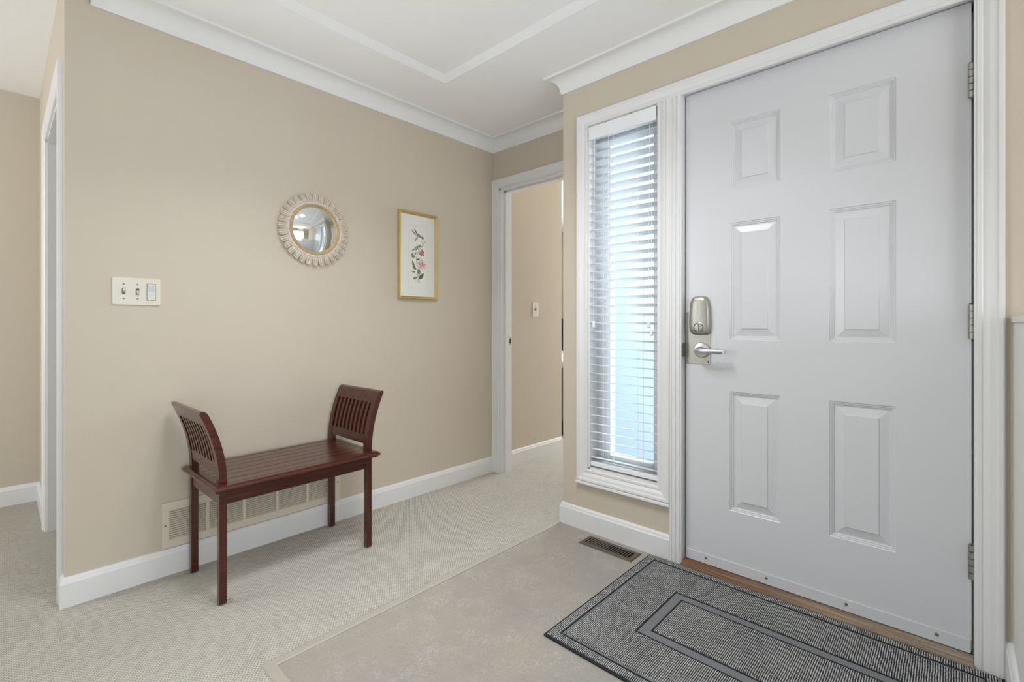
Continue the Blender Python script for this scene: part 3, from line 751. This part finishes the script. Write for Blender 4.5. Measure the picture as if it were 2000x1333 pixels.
# ------------------------------------------------------------------ floor register
rg = thing('floor_register', 'small brown metal floor vent in the tile beside the window wall', 'vent', (1.9325, 1.180, 0))
b = B(); rx0, rx1, ry0, ry1 = 1.882, 1.983, 1.041, 1.318
gx0_, gx1_, gy0_, gy1_ = 1.904, 1.963, 1.064, 1.297
b.sweep([(rx0, ry0), (rx1, ry0), (rx1, ry1), (rx0, ry1)], [(0, 0.0), (0.001, 0.003), (0.006, 0.0055), (0.021, 0.0055), (0.0215, 0.002)], onZ, closed=True)
at(rg, b, 'frame', M['bronze'])
b = B().box(gx0_-0.002, gx1_+0.002, gy0_-0.002, gy1_+0.002, 0.0003, 0.0012); at(rg, b, 'duct', M['dark'])
b = B(); N = 19; p = (gy1_-gy0_)/N
for i in range(1, N): b.box(gx0_-0.002, gx1_+0.002, gy0_+i*p-0.0022, gy0_+i*p+0.0022, 0.0028, 0.0052)
at(rg, b, 'grate', M['bronze'])
b = B()
for i in range(10, N): b.box(gx0_, gx1_, gy0_+i*p+0.0035, gy0_+i*p+0.0085, 0.0012, 0.0024)
at(rg, b, 'damper', M['vane'])

# ------------------------------------------------------------------ door mat
mx0, mx1, my0, my1 = 1.240, 2.000, -0.108, 1.010
dm = thing('door_mat', 'charcoal grey ribbed door mat with black edge in front of the entry door', 'mat', ((mx0+mx1)/2, (my0+my1)/2, 0.0005))
b = B().box(mx0, mx1, my0, my1, 0.0005, 0.0075); at(dm, b, 'binding', M['blackbind'], bevel=0.003)
b = B().box(mx0+0.012, mx1-0.012, my0+0.012, my1-0.012, 0.007, 0.0082); at(dm, b, 'flat_weave', M['matflat'])
rc = lambda i: [(mx0+i, my0+i), (mx1-i, my0+i), (mx1-i, my1-i), (mx0+i, my1-i)]
b = B()
b.sweep(rc(0.008), [(0, 0.007), (0.001, 0.0105), (0.004, 0.012), (0.026, 0.012), (0.029, 0.0105), (0.030, 0.008)], onZ, closed=True)
b.sweep(rc(0.053), [(0, 0.008), (0.001, 0.011), (0.004, 0.012), (0.160, 0.012), (0.164, 0.011), (0.165, 0.008)], onZ, closed=True)
i = 0.263
b.sweep(rc(i), [(0, 0.008), (0.002, 0.011), (0.005, 0.012)], onZ, closed=True)
q = rc(i+0.005); b.add([(u, v, 0.012) for u, v in q], [(0, 1, 2, 3)])
at(dm, b, 'ribbed_pile', M['pile'])
# black strips along the grooves, put in for the shadow lines there
b = B()
for i in (0.040, 0.2195, 0.2575): b.sweep(rc(i), [(0, 0.0079), (0.0006, 0.0105), (0.0038, 0.0105), (0.0044, 0.0079)], onZ, closed=True)
at(dm, b, 'groove_shade', M['blackbind'])

# ------------------------------------------------------------------ things seen only in the mirror or as slivers, and housings added for the fill lights
cl = thing('pendant_light', 'white glass bowl pendant hanging from the foyer ceiling tray', 'light', (0.22, 1.0, ZL+tr_))
B().lathe([(0.06, 0), (0.06, -0.015), (0.01, -0.03), (0.008, -0.36), (0.02, -0.37)], (0, 0, 0), 'z', 24).build('stem', M['nickel'], cl)
b = B().lathe([(0.005, -0.40), (0.07, -0.396), (0.13, -0.375), (0.165, -0.34), (0.18, -0.30), (0.175, -0.298), (0.160, -0.335), (0.125, -0.368), (0.07, -0.386), (0.005, -0.39)], (0, 0, 0), 'z', 40)
b.f = b.f[:-2]; b.k = b.k[:-2]; b.build('glass_bowl', M['lampglass'], cl, smooth=True)
for x, y, lab in ((1.05, 1.15, 'added recessed ceiling fill light nearer the front door'), (0.72, 1.0, 'added recessed ceiling fill light nearer the hall')):
    dl = thing('down_fill', lab, 'light', (x, y, ZL+tr_))  # ring added around the ceiling fill light
    b = B().lathe([(0.125, -0.001), (0.125, -0.007), (0.129, -0.009), (0.142, -0.006), (0.145, 0.0)], (0, 0, 0), 'z', 32); b.f = b.f[:-2]; b.k = b.k[:-2]
    b.build('trim_ring', M['vinyl'], dl, smooth=True)
ch = thing('chandelier', 'lit brass chandelier with candle bulbs above the dining room', 'chandelier', (0.75, -1.75, ZH))
b = B().lathe([(0.05, 0), (0.05, -0.02), (0.008, -0.03), (0.008, -0.30), (0.03, -0.33), (0.045, -0.40), (0.02, -0.46), (0.005, -0.48)], (0, 0, 0), 'z', 20); b.build('stem', M['gold'], ch, smooth=True)
for i in range(6):
    a = 2*PI*i/6; c_, s_ = math.cos(a), math.sin(a)
    ar = B().tube([(0.02*c_, 0.02*s_, -0.42), (0.10*c_, 0.10*s_, -0.46), (0.18*c_, 0.18*s_, -0.44), (0.22*c_, 0.22*s_, -0.39)], 0.006, 8).lathe([(0.02, -0.39), (0.022, -0.38), (0.010, -0.375), (0.010, -0.31)], (0.22*c_, 0.22*s_, 0), 'z', 12).build('arm', M['gold'], ch)
    B().lathe([(0.008, -0.31), (0.016, -0.285), (0.012, -0.26), (0.002, -0.235)], (0.22*c_, 0.22*s_, 0), 'z', 12).build('bulb', M['bulb'], ar, smooth=True)
dp = thing('framed_picture', 'white matted picture in a dark frame on the far dining room wall', 'picture', (1.6, -3.6, 1.3))
B().box(-0.25, 0.25, 0, 0.02, 0, 0.6).box(-0.2, 0.2, 0.02, 0.022, 0.05, 0.55, 1).build('frame', [M['blackbind'], M['mat']], dp)
B().box(-0.08, 0.08, 0.0222, 0.023, 0.2, 0.4).build('print', M['bird_ink'], dp)
for x, y, lab in ((-0.40, 0.55, 'added black can housing an upward fill light in the living room'), (-0.15, -0.45, 'added black can housing an upward fill light in the dining room')):
    fl = thing('up_fill_can', lab, 'lamp', (x, y, 0))
    b = B().lathe([(0.09, 0), (0.095, 0.005), (0.095, 0.29), (0.088, 0.29), (0.088, 0.24), (0.02, 0.235)], (0, 0, 0), 'z', 28); b.build('can', M['blackbind'], fl)  # housing added for the upward fill light
# bed seen as a sliver past the bedroom wall
bd = thing('bed', 'dark framed bed with grey cover in the room past the far doorway', 'bed', (4.3, 3.3, 0))
B().box(-0.68, 0.75, -0.70, 1.2, 0, 0.12).build('base', M['blackbind'], bd)
B().box(-0.68, 0.75, -0.70, 1.2, 0.12, 0.62).build('blanket', M['matflat'], bd, bevel=0.03)
B().box(-0.66, 0.73, -0.68, 1.2, 0.62, 0.70).build('sheet', M['vinyl'], bd, bevel=0.03)
B().box(0.75, 0.83, -0.75, 1.2, 0, 1.12).build('headboard', M['blackbind'], bd)
